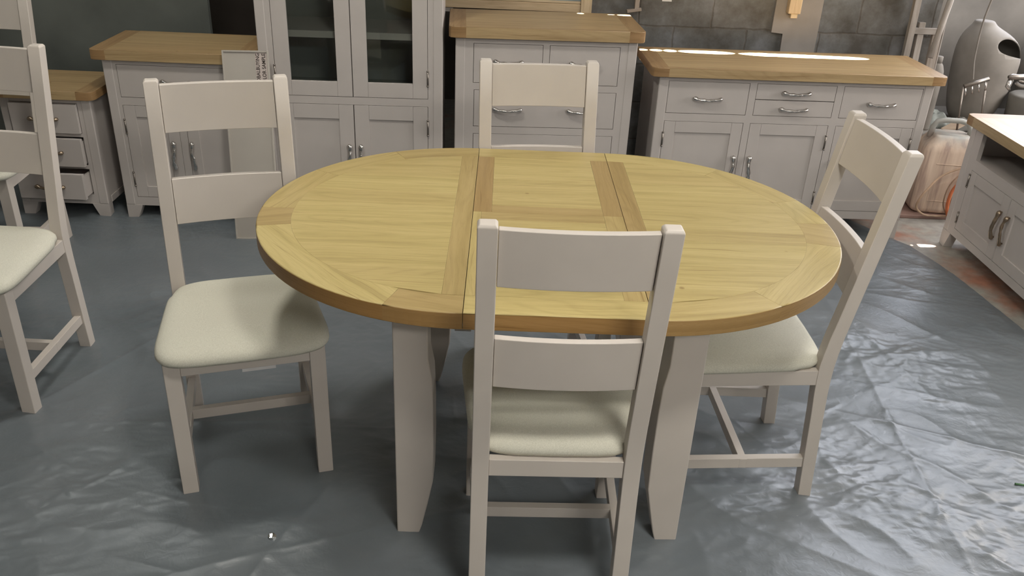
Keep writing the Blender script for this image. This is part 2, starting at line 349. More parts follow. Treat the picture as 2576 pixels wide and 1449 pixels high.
# ------------------------------------------------------------------ chair
H_, WO, WOB, PW, PD = 1.053, .1937, .1943, .0397, .0372
YT, YS, YB, ZS = .3138, .2157, .2451, .4514
ZA, A0 = .4345, .3884
WF, YF, LW = .2096, -.2036, .0429
def rear_y(z):
    if z > ZS: y = YS + (YT - YS) * (z - ZS) / (H_ - ZS)
    else: y = YB + (YS - YB) * z / ZS
    d = abs(z - ZS)
    if d < .12: y += .006 * (1 - d / .12) ** 2
    return y
def make_chair():
    root = empty('dining_chair')
    # cushion: lofted superellipse-like outline, trapezoid
    def outline(inset, z, dome=0, n=56):
        pts = []
        for k in range(n):
            t = 2 * math.pi * k / n; c, s = math.cos(t), math.sin(t)
            e = .34
            x = math.copysign(abs(c) ** e, c); y = math.copysign(abs(s) ** e, s)
            yy = y * (.222 - inset) + (-.022)
            f = (yy + .24) / .44
            hw = .235 + (.196 - .235) * max(0, min(1, f)) - inset
            if yy > .12: hw = min(hw, .196 - inset)
            xx = x * hw
            # rounded rear corners between the posts
            pts.append(Vector((xx, yy + .006 * (1 - (xx / .2) ** 2) * (1 if y > 0 else -1), z)))
        return pts
    m = MB()
    rs = []
    for inset, z in ((.016, ZA + .0005), (.004, ZA + .003), (-.001, ZA + .012), (.0, ZA + .022), (.007, ZA + .032), (.022, ZA + .0405), (.05, ZA + .046), (.09, ZA + .0495), (.14, ZA + .052), (.19, ZA + .053)):
        rs.append(outline(inset, z))
    m.rings(rs)
    m.build('seat_cushion', M['fabric'], root)
    # front legs
    for s in (-1, 1):
        m = MB(); x0 = s * WF; x1 = s * (WF - LW); xa, xb = min(x0, x1), max(x0, x1)
        vs = []
        for z, t in ((0, 0), (ZA - .001, 0)):
            vs += [(xa, YF, z), (xb, YF, z), (xb, YF + LW, z), (xa, YF + LW, z)]
        b = m.add(vs)
        for q in ((3, 2, 1, 0), (4, 5, 6, 7), (0, 1, 5, 4), (1, 2, 6, 5), (2, 3, 7, 6), (3, 0, 4, 7)): m.face([b + i for i in q], (0, 0, 1))
        m.build('front_leg', M['chair'], root, .003)
    # rear posts (leg and upright in one)
    zs = [0, .1, .2, .3, .36, .41, .45, .49, .54, .62, .75, .9, H_ - .006]
    for s in (-1, 1):
        m = MB(); rs = []
        for z in zs:
            yr = rear_y(z); xo = s * (WO if z > ZS else WOB + (WO - WOB) * z / ZS); xi = xo - s * PW
            a, b = min(xo, xi), max(xo, xi)
            e = .003 + .004 * max(0, 1 - abs(z - ZS) / .15)   # a little deeper at the seat
            rs.append([(a, yr - PD - e + .003, z), (b, yr - PD - e + .003, z), (b, yr, z), (a, yr, z)])
        yr = rear_y(H_); 
        i = .0045
        a, b = min(s * WO, s * (WO - PW)), max(s * WO, s * (WO - PW))
        rs.append([(a + i, yr - PD + i, H_), (b - i, yr - PD + i, H_), (b - i, yr - i, H_), (a + i, yr - i, H_)])
        m.rings(rs, smooth=False)
        m.build('rear_post', M['chair'], root, .0025)
    # curved back rails
    for z0, z1 in ((.9081, 1.0396), (.6472, .7786)):
        m = MB(); rs = []; n = 16; wi = WO - PW - .0009
        for k in range(n + 1):
            x = -wi + 2 * wi * k / n; sag = .011 * (1 - (x / wi) ** 2)
            r = []
            for z, side in ((z0, 0), (z0, 1), (z1, 1), (z1, 0)):
                y = rear_y(z) - .011 + sag
                r.append((x, y - (.0 if side else .019), z))
            rs.append(r)
        m.rings(rs, smooth=False); m.build('back_rail', M['chair'], root, .002)
    # aprons
    xi = WF - LW
    m = MB(); m.box(-xi, xi, YF + .004, YF + .024, A0, ZA); m.build('front_apron', M['chair'], root, .0015)
    m = MB(); yr = rear_y(.41); m.box(-(WO - PW), WO - PW, yr - .027, yr - .006, A0 + .0, ZA); m.build('rear_apron', M['chair'], root, .0015)
    for s in (-1, 1):
        m = MB(); xo = s * (WF - .003); xr = s * (WO - .003)
        ya, yb = YF + LW - .002, rear_y(.41) - PD + .002
        vs = []
        for z in (A0, ZA):
            for x, y in ((xo, ya), (xr, yb), (xr - s * .021, yb), (xo - s * .021, ya)): vs.append((x, y, z))
        b = m.add(vs)
        qs = [(3, 2, 1, 0), (4, 5, 6, 7), (0, 1, 5, 4), (1, 2, 6, 5), (2, 3, 7, 6), (3, 0, 4, 7)]
        if s > 0: pass
        else: qs = [q[::-1] for q in qs]
        for q in qs: m.face([b + i for i in q], (0, 1, 0))
        m.build('side_apron', M['chair'], root, .0015)
        m = MB(); yb = rear_y(.12) - PD + .002; vs = []
        for z in (.102, .135):
            for x, y in ((xo - s * .006, ya), (xr - s * .004, yb), (xr - s * .026, yb), (xo - s * .028, ya)): vs.append((x, y, z))
        b = m.add(vs)
        for q in qs: m.face([b + i for i in q], (0, 1, 0))
        m.build('side_stretcher', M['chair'], root, .0015)
    m = MB(); m.box(-.1945, .1945, .012, .034, .1025, .1345); m.build('cross_stretcher', M['chair'], root, .0015)
    return root
CH = 'ladder-back chairs with cream seats'
chairs = [
 ('A', -.858, -.0206, 17.34, 'cream ladder-back chair facing the camera at the left end of the oval table'),
 ('B', .0058, .3486, 5.145, 'cream ladder-back chair behind the table, in front of the chest of drawers'),
 ('C', .0120, -.4032, 181.1, 'cream ladder-back chair nearest the camera with its back to us'),
 ('D', .5612, -.0133, -88.17, 'cream ladder-back chair facing left at the right end of the oval table'),
 ('E', -1.7832, .2828, -1.83, 'cream ladder-back chair cut by the left edge, nearer of the two there'),
 ('F', -2.2544, 1.178, 1.44, 'cream ladder-back chair in the far left corner before the small drawer chest'),
]
proto = make_chair(); croot = {}
for i, (k, x, y, a, lab) in enumerate(chairs):
    c = proto if i == 0 else copy_tree(proto)
    c.location = (x, y, .0035); c.rotation_euler = (0, 0, R(a)); tag(c, lab, 'chair', CH); croot[k] = c
# paper tag under the seat of chair A
m = MB()
Mx = Matrix.Translation((.03, YF + .029, A0 + .006)) @ Matrix.Rotation(R(-10), 4, 'X')
m.box(-.043, .046, 0, .0012, -.028, .01, M=Mx); t = m.build('paper_tag', M['white_paper'], croot['A']); tag(t, 'white paper tag under the seat')

# ------------------------------------------------------------------ table
RX, RY, XC, TH, HT = .5688, .5594, .206, .0404, .78
IX, IY = .480, .476
def ell(a, rx, ry, cx): return (cx + rx * math.cos(a), ry * math.sin(a))
tb = empty('extending_dining_table', (0, 0, 0), 0, 'oval extending dining table with oak top and cream square legs', 'table')
def half(sgn):
    m = MB(); cx = sgn * (XC + .0006)
    g0 = (lambda a: a) if sgn > 0 else (lambda a: math.pi - a)
    # ring segments  (angle from the right end, ccw for the right half)
    if sgn > 0: segs = [(-90, -58, .25), (-58, -14, .12), (-14, 2, .5), (2, 20, .0), (20, 52, .15), (52, 90, .05)]
    else: segs = [(-90, -72, .75), (-72, -14, .0), (-14, -1, .75), (-1, 32, .35), (32, 62, .3), (62, 90, .5)]
    for a0, a1, tone in segs:
        n = max(3, int((a1 - a0) / 3)); A = [R(a0 + (a1 - a0) * k / n) for k in range(n + 1)]
        out = [ell(a, RX, RY, 0) for a in A]; inn = [ell(a, IX, IY, 0) for a in A]
        poly = out + inn[::-1]
        poly = [(sgn * x + cx, y) for x, y in poly]
        am = R((a0 + a1) / 2); g = Vector((-math.sin(am) * sgn, math.cos(am), 0))
        if a0 == -14: g = Vector((sgn, -.35, 0))
        if abs(a0) == 90 or a1 == 90: g = Vector((1, .25 * (1 if a1 == 90 else -1) * -sgn, 0))
        rim = set(range(n))
        if sgn < 0:
            poly = poly[::-1]; L = len(poly); rim = {(L - 2 - i) % L for i in rim}
        m.prism(poly, HT - TH, HT, g, tone, rim=rim, sidetone=1.45 + .55 * random.random())
    # strip beside the seam
    xs0, xs1 = 0., .051
    yb = IY * math.sqrt(1 - (xs1 / IX) ** 2)
    P = [(xs0, -IY), (xs1, -yb), (xs1, yb), (xs0, IY)]
    P = [(sgn * x + cx, y) for x, y in P]
    if sgn < 0: P = P[::-1]
    m.prism(P, HT - TH, HT, (0, 1, 0), .85 if sgn > 0 else .6, rim=set())
    # planks of the inner D
    ys = [-IY, -.385, -.352, -.24, -.132, -.03, .053, .142, .272, .38, IY] if sgn < 0 else [-IY, -.384, -.281, -.13, -.06, .05, .15, .28, .39, IY]
    for k in range(len(ys) - 1):
        y0, y1 = ys[k], ys[k + 1]; P = [(xs1, y0)]
        n = 6
        for j in range(n + 1):
            y = y0 + (y1 - y0) * j / n; y = max(-IY * .99999, min(IY * .99999, y))
            P.append((max(xs1 + .0001 * 1, IX * math.sqrt(1 - (y / IY) ** 2)), y))
        P.append((xs1, y1))
        # drop the degenerate ends at the poles
        if y0 <= -IY: P = [p for p in P if p[1] > -yb - 1e-6 or p[0] > xs1 + .001]; P[0] = (xs1, -yb)
        if y1 >= IY: P = [p for p in P if p[1] < yb + 1e-6 or p[0] > xs1 + .001]; P[-1] = (xs1, yb)
        Q = []
        for p in P:
            if not Q or (abs(p[0] - Q[-1][0]) + abs(p[1] - Q[-1][1])) > 1e-4: Q.append(p)
        P = [(sgn * x + cx, y) for x, y in Q]
        if sgn < 0: P = P[::-1]
        m.prism(P, HT - TH, HT, (1, .0, 0), random.choice([0, .05, .1, .22, .0]), rim=set(), inw=.06)
    m.build('tabletop_half', M['table_oak'], tb, .0042, 3, True)
half(1); half(-1)
def leaf():
    m = MB(); x0, x1 = -XC + .0006, XC - .0006; ym = .016; yi = .475
    def bx(a, b, c, d, g, tone, rim=()):
        m.prism([(a, c), (b, c), (b, d), (a, d)], HT - TH, HT, g, tone, rim=set(rim), sidetone=1.8)
    bx(x0, x1, -RY, -yi, (1, 0, 0), .0, (0,)); bx(x0, x1, yi, RY, (1, 0, 0), .25, (2,))
    bx(x0, -.155, ym, yi, (0, 1, 0), 1.15); bx(x0, -.183, -yi, ym, (0, 1, 0), .15)
    bx(.152, x1, ym, yi, (0, 1, 0), .95); bx(.152, x1, -yi, ym, (0, 1, 0), .5)
    bx(-.155, .152, ym, .064, (1, 0, 0), .75); bx(-.183, .152, -.038, ym, (1, 0, 0), .6)
    ys = [.064, .17, .27, .38, yi]
    for a, b in zip(ys, ys[1:]): bx(-.155, .152, a, b, (1, 0, 0), random.choice([0, .08, .15]))
    ys = [-yi, -.35, -.25, -.14, -.038]
    for a, b in zip(ys, ys[1:]): bx(-.183, .152, a, b, (1, 0, 0), random.choice([0, .05, .1]))
    m.build('extension_leaf', M['table_oak'], tb, .0042, 3, True)
leaf()
def leg(sx, sy):
    m = MB(); rs = []
    xo, yo = .380, .400
    prof = [(0, .028, .0), (.03, .019, .0), (.115, .0015, 0), (.18, -.0105, 0), (.3, -.0125, 0), (.42, -.012, 0), (.50, -.009, 0), (.56, .0, 0), (HT - TH - .001, .001, 0)]
    for z, i, _ in prof:
        w = .086
        xi, yi = xo - w + i, yo - w + i
        r = [(xi, yi), (xo, yi), (xo, yo), (xi, yo)]
        r = [(sx * a, sy * b, z) for a, b in r]
        if sx * sy < 0: r = r[::-1]
        rs.append(r)
    m.rings(rs, smooth=False); m.build('leg', M['chair'], tb, .004, 3)
for sx in (-1, 1):
    for sy in (-1, 1): leg(sx, sy)
m = MB()
for s in (-1, 1):
    m = MB(); m.box(-.295, .295, s * .372 - .011, s * .372 + .011, .675, HT - TH); m.build('apron', M['chair'], tb, .0015)
    m = MB(); m.box(s * .352 - .011, s * .352 + .011, -.315, .315, .675, HT - TH); m.build('apron', M['chair'], tb, .0015)
for s in (-1, 1):
    m = MB(); m.box(-.5, .5, s * .25 - .02, s * .25 + .02, .70, HT - TH - .001); m.build('slide_rail', M['pale_wood'], tb, .002)
for x, y in ((-.205, -.548), (.16, -.53)):
    m = MB(); m.box(x - .018, x + .018, y - .004, y + .006, HT - TH - .008, HT - TH - .0005); m.build('leaf_catch', M['dull_metal'], tb, .001)

# ------------------------------------------------------------------ cabinets
def handle(parent, x, z, vertical=False, L=.134, flip=1, mat=None, y=0.):
    m = MB(); n = 26; path = []; rad = []; fl = []
    for k in range(n + 1):
        t = k / n; u = (t - .5) * L
        out = .007 + .016 * math.sin(math.pi * t) ** .7
        wob = .0045 * math.sin(2 * math.pi * t) if vertical else -.006 * math.sin(math.pi * t)
        r = .0086 + .0022 * math.exp(-((t - .1) / .12) ** 2) + .0022 * math.exp(-((t - .9) / .12) ** 2) + .0008 * math.sin(t * 25) - .0012 * math.exp(-((t - .32) / .05) ** 2) - .0012 * math.exp(-((t - .68) / .05) ** 2)
        if k in (0, n): r *= .55
        path.append((x + u if not vertical else x + flip * wob, y - out, z + (wob if not vertical else -u)))
        rad.append(r); fl.append(.72 + .22 * math.sin(t * 21))
    m.tube(path, rad, 12, flat=fl, smooth=True)
    for e in (0.06, .94):
        k = int(e * n); p = path[k]
        m.tube([(p[0], y, p[2]), (p[0], p[1], p[2])], .004, 8)
    return m.build('handle', mat or M['metal'], parent)
def hinge(parent, x, z0, z1):
    m = MB(); m.tube([(x, -.003, z0), (x, -.003, z1)], .0042, 8)
    for z in (z0, z1): m.tube([(x, -.003, z - .003), (x, -.003, z + .003)], .0052, 8)
    return m.build('hinge', M['dull_metal'], parent)
def panel_door(parent, x0, x1, z0, z1, fr=.052, frt=None, hx=None, hz=None, hinges=(), hside=0, glass=False, flip=1, mat=None, hmat=None):
    frt = frt or fr; g = .0018; mat = mat or M['cab']
    x0 += g; x1 -= g; z0 += g; z1 -= g
    m = MB()
    m.box(x0, x0 + fr, .0, .019, z0, z1); m.box(x1 - fr, x1, .0, .019, z0, z1)
    e = .0004
    m.box(x0 + fr + e, x1 - fr - e, .0, .019, z1 - frt, z1); m.box(x0 + fr + e, x1 - fr - e, .0, .019, z0, z0 + frt)
    if not glass: m.box(x0 + fr - .004, x1 - fr + .004, .0075, .015, z0 + frt - .004, z1 - frt + .004)
    d = m.build('door', mat, parent, .0011, 2)
    if glass:
        m = MB(); m.box(x0 + fr - .003, x1 - fr + .003, .010, .013, z0 + frt - .003, z1 - frt + .003); m.build('glass_pane', M['glass'], d)
    if hx is not None: handle(d, hx, hz, True, flip=flip, mat=hmat)
    for a, b in hinges: hinge(d, x0 - .001 if hside == 0 else x1 + .001, a, b)
    return d
def drawer(parent, x0, x1, z0, z1, handles=(), out=0., boxd=.3, hmat=None):
    g = .0018; m = MB()
    m.box(x0 + g, x1 - g, -out, -out + .019, z0 + g, z1 - g)
    d = m.build('drawer', M['cab'], parent, .0012, 2)
    if out > 0.001:
        b0, b1 = x0 + .006, x1 - .006; zt = z1 - .018
        m = MB()
        m.box(b0, b0 + .012, -out + .019, boxd, z0 + .008, zt); m.box(b1 - .012, b1, -out + .019, boxd, z0 + .008, zt)
        m.box(b0 + .012, b1 - .012, boxd - .012, boxd, z0 + .008, zt); m.box(b0 + .012, b1 - .012, -out + .019, boxd - .012, z0 + .008, z0 + .016)
        m.build('drawer_box', M['cab'], d, .001)
    for hx, hz in handles: handle(d, hx, hz, False, mat=hmat, y=-out)
    return d
def carcass(root, W, D, ztop, zrail, openings, foot=(.047, .075), backcol=None, t=.020, side_rail=.03, inner=None):
    """face frame with holes, sides, back, bottom and splayed feet"""
    xs = sorted({0., W} | {o[0] for o in openings} | {o[1] for o in openings})
    zs = sorted({zrail, ztop} | {o[2] for o in openings} | {o[3] for o in openings})
    m = MB()
    # face frame as merged rows
    for zi in range(len(zs) - 1):
        za, zb = zs[zi], zs[zi + 1]; zc = (za + zb) / 2; run = None
        for xi in range(len(xs) - 1):
            xa, xb = xs[xi], xs[xi + 1]; xc = (xa + xb) / 2
            hole = any(o[0] < xc < o[1] and o[2] < zc < o[3] for o in openings)
            if not hole: run = (run[0], xb) if run else (xa, xb)
            if (hole or xi == len(xs) - 2) and run:
                m.box(run[0], run[1], 0, t, za, zb); run = None
    m.build('face_frame', M['cab'], root)
    m = MB()
    m.box(0.001, .018, t, D, zrail, ztop); m.build('side_panel', M['cab'], root, .001)
    m = MB(); m.box(W - .018, W - .001, t, D, zrail, ztop)
    m.build('side_panel', M['cab'], root, .001)
    m = MB()
    m.box(.018, W - .018, D - .010, D, zrail, ztop); m.box(.018, W - .018, t, D - .010, zrail, zrail + .015)
    m.box(.018, W - .018, t, D - .010, ztop - .012, ztop - .001)
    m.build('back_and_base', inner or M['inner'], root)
    fb, ft = foot
    for s in (0, 1):
        for yy in (0, 1):
            m = MB(); y0 = -.002 if yy == 0 else D - .045; y1 = .043 if yy == 0 else D + .001
            P = [(0, 0), (fb, 0), (ft, zrail), (ft, zrail + .001), (0, zrail + .001)]
            if yy == 1 or True:
                pass
            x = lambda v: v if s == 0 else W - v
            vs = [(x(a), y, b) for y in (y0, y1) for a, b in P]
            n = len(P); b = m.add(vs)
            fr_ = [b + i for i in range(n)]; bk = [b + n + i for i in range(n)]
            fl = s == 1
            def F(q): m.face(q[::-1] if fl else q, (0, 0, 1))
            F(fr_); F(bk[::-1])
            for i in range(n):
                j = (i + 1) % n; F([fr_[j], fr_[i], bk[i], bk[j]])
            m.build('foot', M['cab'], root, .004, 2)
    # proud corner posts
    for s in (0, 1):
        m = MB(); a, b = (0 - .001, .0425) if s == 0 else (W - .0425, W + .001)
        m.box(a, b, -.0022, .04, zrail + .001, ztop - .0005, (0, 0, 1)); m.build('corner_post', M['cab'], root, .005, 3)
    # lower side rails
    for s in (0, 1):
        m = MB(); a, b = (-.003, .016) if s == 0 else (W - .016, W + .003)
        m.box(a, b, .04, D - .04, zrail - .002, zrail + side_rail); m.build('side_rail', M['cab'], root, .0015)
def slab(root, x0, x1, y0, y1, z0, z1, ch=.028, ew=.075, fs=.03, name='oak_top', mat=None):
    m = MB()
    L = [(x0 + ch, y0), (x0 + ew, y0), (x0 + ew, y1), (x0, y1), (x0, y0 + ch), (x0 + ch * .3, y0 + ch * .3)]
    m.prism(L, z0, z1, (0, 1, 0), .75, rim={0, 2, 3, 4, 5}, sidetone=.95)
    Rr = [(x1 - ew, y0), (x1 - ch, y0), (x1 - ch * .3, y0 + ch * .3), (x1, y0 + ch), (x1, y1), (x1 - ew, y1)]
    m.prism(Rr, z0, z1, (0, 1, 0), .65, rim={0, 1, 2, 3, 4}, sidetone=.95)
    m.prism([(x0 + ew, y0), (x1 - ew, y0), (x1 - ew, y0 + fs), (x0 + ew, y0 + fs)], z0, z1, (1, 0, 0), .35, rim={0}, sidetone=.05)
    m.prism([(x0 + ew, y1 - fs), (x1 - ew, y1 - fs), (x1 - ew, y1), (x0 + ew, y1)], z0, z1, (1, 0, 0), .4, rim={2}, sidetone=.5)
    k = 4; ys = [y0 + fs + (y1 - y0 - 2 * fs) * i / k for i in range(k + 1)]
    for a, b in zip(ys, ys[1:]):
        m.prism([(x0 + ew, a), (x1 - ew, a), (x1 - ew, b), (x0 + ew, b)], z0, z1, (1, 0, 0), random.choice([0, .1, .2]), rim=set(), inw=.03)
    return m.build(name, mat or M['oak'], root, .0035, 3, True)

# --- K5 wide sideboard
k5 = empty('sideboard', (.57, 1.715, 0), R(1.8), 'wide grey sideboard with oak top lit by a long sunlit strip', 'sideboard')
W5 = 1.268
o5 = [(.044, .417, .60, .749), (.45, .82, .60, .749), (.853, 1.223, .60, .749), (.044, .415, .14, .564), (.446, .816, .14, .564), (.85, 1.221, .14, .564)]
carcass(k5, W5, .40, .771, .10, o5)
slab(k5, -.042, W5 + .045, -.032, .415, .771, .811)
drawer(k5, *o5[0], [(.229, .675)]); 
drawer(k5, .45, .82, .675, .749, [(.634, .713)]); drawer(k5, .45, .82, .60, .675, [(.634, .638)]); drawer(k5, *o5[2], [(1.039, .674)])
panel_door(k5, *o5[3], hx=.389, hz=.340, hinges=((.445, .51), (.19, .25)), hside=0)
panel_door(k5, *o5[4], hx=.469, hz=.340, hinges=((.45, .515), (.178, .236)), hside=1, flip=-1)
panel_door(k5, *o5[5], hx=.875, hz=.340, hinges=((.45, .513), (.178, .236)), hside=1, flip=-1)
# --- K4 chest of drawers
k4 = empty('chest_of_drawers', (-.35, 1.70, 0), R(3), 'grey chest of drawers with oak top behind the far chair', 'chest of drawers')
W4 = .81
o4 = [(.079, .389, .706, .882), (.418, .735, .706, .882), (.084, .735, .505, .676), (.084, .735, .303, .472), (.084, .735, .11, .27)]
carcass(k4, W4, .40, .908, .08, o4)
slab(k4, -.030, W4 + .03, -.03, .415, .908, .956)
drawer(k4, *o4[0], [(.235, .807)]); drawer(k4, *o4[1], [(.575, .807)])
for q in o4[2:]:
    zc = q[2] + .086 if q[3] > .6 else (q[2] + q[3]) / 2
    drawer(k4, *q, [(.238, zc), (.577, zc)])
# --- K3 tall display cabinet
k3 = empty('display_cabinet', (-1.212, 1.66, 0), R(2), 'tall grey display cabinet with two glazed doors above panelled doors', 'cabinet')
W3 = .806
o3 = [(.066, .405, .108, .592), (.405, .741, .108, .592), (.066, .405, .626, 1.66), (.405, .741, .626, 1.66)]
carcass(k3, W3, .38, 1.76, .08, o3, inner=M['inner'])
slab(k3, -.03, W3 + .03, -.03, .40, 1.76, 1.80)
panel_door(k3, *o3[0], fr=.066, hx=.379, hz=.34, hinges=((.455, .525), (.16, .22)), hside=0)
panel_door(k3, *o3[1], fr=.066, hx=.435, hz=.34, hinges=((.459, .528), (.16, .22)), hside=1, flip=-1)
panel_door(k3, *o3[2], fr=.066, glass=True, hinges=((.69, .76), (1.5, 1.57)), hside=0, hx=.379, hz=1.2)
panel_door(k3, *o3[3], fr=.066, glass=True, hinges=((.687, .753), (1.5, 1.57)), hside=1, hx=.435, hz=1.2, flip=-1)
for z in (.905, 1.22, 1.5):
    m = MB(); m.box(.02, W3 - .02, .045, .365, z - .03, z); m.build('shelf', M['cab'], k3, .001)
m = MB(); m.box(.02, W3 - .02, .022, .368, .60, .618); m.build('shelf', M['inner'], k3)
# --- K2 small sideboard
k2 = empty('small_sideboard', (-1.906, 1.666, 0), 0, 'small grey sideboard with one drawer and two doors left of the display cabinet', 'sideboard')
W2 = .633
o2 = [(.058, .575, .586, .734), (.058, .300, .108, .551), (.333, .575, .108, .551)]
carcass(k2, W2, .38, .756, .066, o2)
slab(k2, -.045, W2 + .03, -.028, .40, .756, .80)
drawer(k2, *o2[0], [(.316, .667)])
panel_door(k2, *o2[1], hx=.266, hz=.323, hinges=((.42, .485), (.166, .231)), hside=0)
panel_door(k2, *o2[2], hx=.353, hz=.323, hinges=((.42, .485), (.166, .231)), hside=1, flip=-1)
# --- K1 bedside with open drawers
k1 = empty('drawer_chest', (-2.395, 1.66, 0), 0, 'small grey three-drawer chest with its drawers left slightly open, far left', 'chest of drawers')
W1 = .406
o1 = [(.040, .332, .412, .548), (.040, .332, .254, .390), (.040, .332, .103, .236)]
o1 = [(.042, .346, .412, .550), (.042, .346, .257, .393), (.042, .346, .114, .240)]
carcass(k1, W1, .33, .572, .066, o1)
slab(k1, -.035, W1 + .03, -.03, .345, .572, .611)
drawer(k1, *o1[0], [(.194, .483)], .018, .28, M['brown_reflect']); drawer(k1, *o1[1], [(.194, .33)], .032, .28, M['brown_reflect']); drawer(k1, *o1[2], [(.194, .18)], .078, .25, M['brown_reflect'])
# --- K6 low unit at right
k6 = empty('low_media_cabinet', (2.054, 1.73, 0), R(-90), 'low grey cabinet with open shelf over doors, seen at the right edge', 'cabinet')
W6 = .94
o6 = [(.105, .84, .462, .588), (.095, .452, .117, .412), (.456, .85, .117, .412)]
carcass(k6, W6, .40, .600, .080, o6, inner=M['cab'])
slab(k6, -.035, W6 + .03, -.03, .42, .600, .644)
m = MB(); m.box(.02, W6 - .02, .021, .388, .44, .458); m.build('shelf', M['cab'], k6)
panel_door(k6, *o6[1], hx=.418, hz=.272, hinges=((.33, .39), (.15, .2)), hside=0, hmat=M['brown_reflect'])
panel_door(k6, *o6[2], hx=.487, hz=.272, hinges=((.33, .39), (.15, .2)), hside=1, flip=-1, hmat=M['brown_reflect'])

# ------------------------------------------------------------------ colour sample panel leaning on the cabinet
bd = empty('sample_panel', (-1.335, 1.455, .004), 0, 'tall cream sample panel with a printed label leaning against the cabinets', 'panel')
ang = math.atan2(.145, .815); BL = .838; BW = .200
Mb = Matrix.Rotation(-ang, 4, 'X') @ Matrix.Rotation(R(-1.3), 4, 'Y')
m = MB(); m.box(0, BW, .006, .018, 0, BL, M=Mb); m.build('panel_board', M['sample'], bd, .001)
m = MB(); rw = .007
m.box(0, rw, 0, .006, 0, BL, M=Mb); m.box(BW - rw, BW, 0, .006, 0, BL, M=Mb); m.box(rw, BW - rw, 0, .006, BL - rw, BL, M=Mb); m.box(rw, BW - rw, 0, .006, 0, rw, M=Mb)
m.build('raised_rim', M['sample'], bd, .001)
m = MB(); m.box(.142, .192, .0052, .006, BL - .19, BL - .0075, M=Mb); lb = m.build('printed_label', M['label_paper'], bd)
def text(s, size, M4, mat, parent, name='lettering', bold=.0003):
    cu = bpy.data.curves.new(name, 'FONT'); cu.body = s; cu.size = size; cu.extrude = .0002; cu.offset = bold; cu.align_x = 'RIGHT'
    t = bpy.data.objects.new(name, cu); COL.objects.link(t)
    dg = bpy.context.evaluated_depsgraph_get(); me = bpy.data.meshes.new_from_object(t.evaluated_get(dg))
    bpy.data.objects.remove(t); me.transform(M4); me.materials.clear(); me.materials.append(mat)
    o = bpy.data.objects.new(name, me); COL.objects.link(o); o.parent = parent; return o
for txt, xx in (('GLOBALBUYING', .1595), ('COLOR SAMPLE', .1855)):
    # text plane: local x-> up the board, local y -> towards -x of the board
    T4 = Mb @ Matrix.Translation((xx, .0050, BL - .011)) @ Matrix(((0, -1, 0, 0), (0, 0, -1, 0), (1, 0, 0, 0), (0, 0, 0, 1)))
    T4 = T4 @ Matrix.Scale(.88, 4, (1, 0, 0))
    text(txt, .0222, T4, M['ink'], lb)

# ------------------------------------------------------------------ floor, sheet, walls
m = MB(); m.box(-5, 6, -5, 5, -.05, 0); tag(m.build('floor', M['floor']), kind='structure')
def vnoise(x, y, seed=0):
    xi = np.floor(x).astype(np.int64); yi = np.floor(y).astype(np.int64); fx = x - xi; fy = y - yi
    def g(a, b):
        h = (a * 374761393 + b * 668265263 + seed * 1442695041) & 0xffffffff
        h = ((h ^ (h >> 13)) * 1274126177) & 0xffffffff; h = h ^ (h >> 16)
        an = (h % 4096) / 4096. * 2 * np.pi; return np.cos(an), np.sin(an)
    u = fx ** 3 * (fx * (fx * 6 - 15) + 10); v = fy ** 3 * (fy * (fy * 6 - 15) + 10)
    d = []
    for a in (0, 1):
        for b in (0, 1):
            gx, gy = g(xi + a, yi + b); d.append(gx * (fx - a) + gy * (fy - b))
    return (d[0] * (1 - u) + d[2] * u) * (1 - v) + (d[1] * (1 - u) + d[3] * u) * v
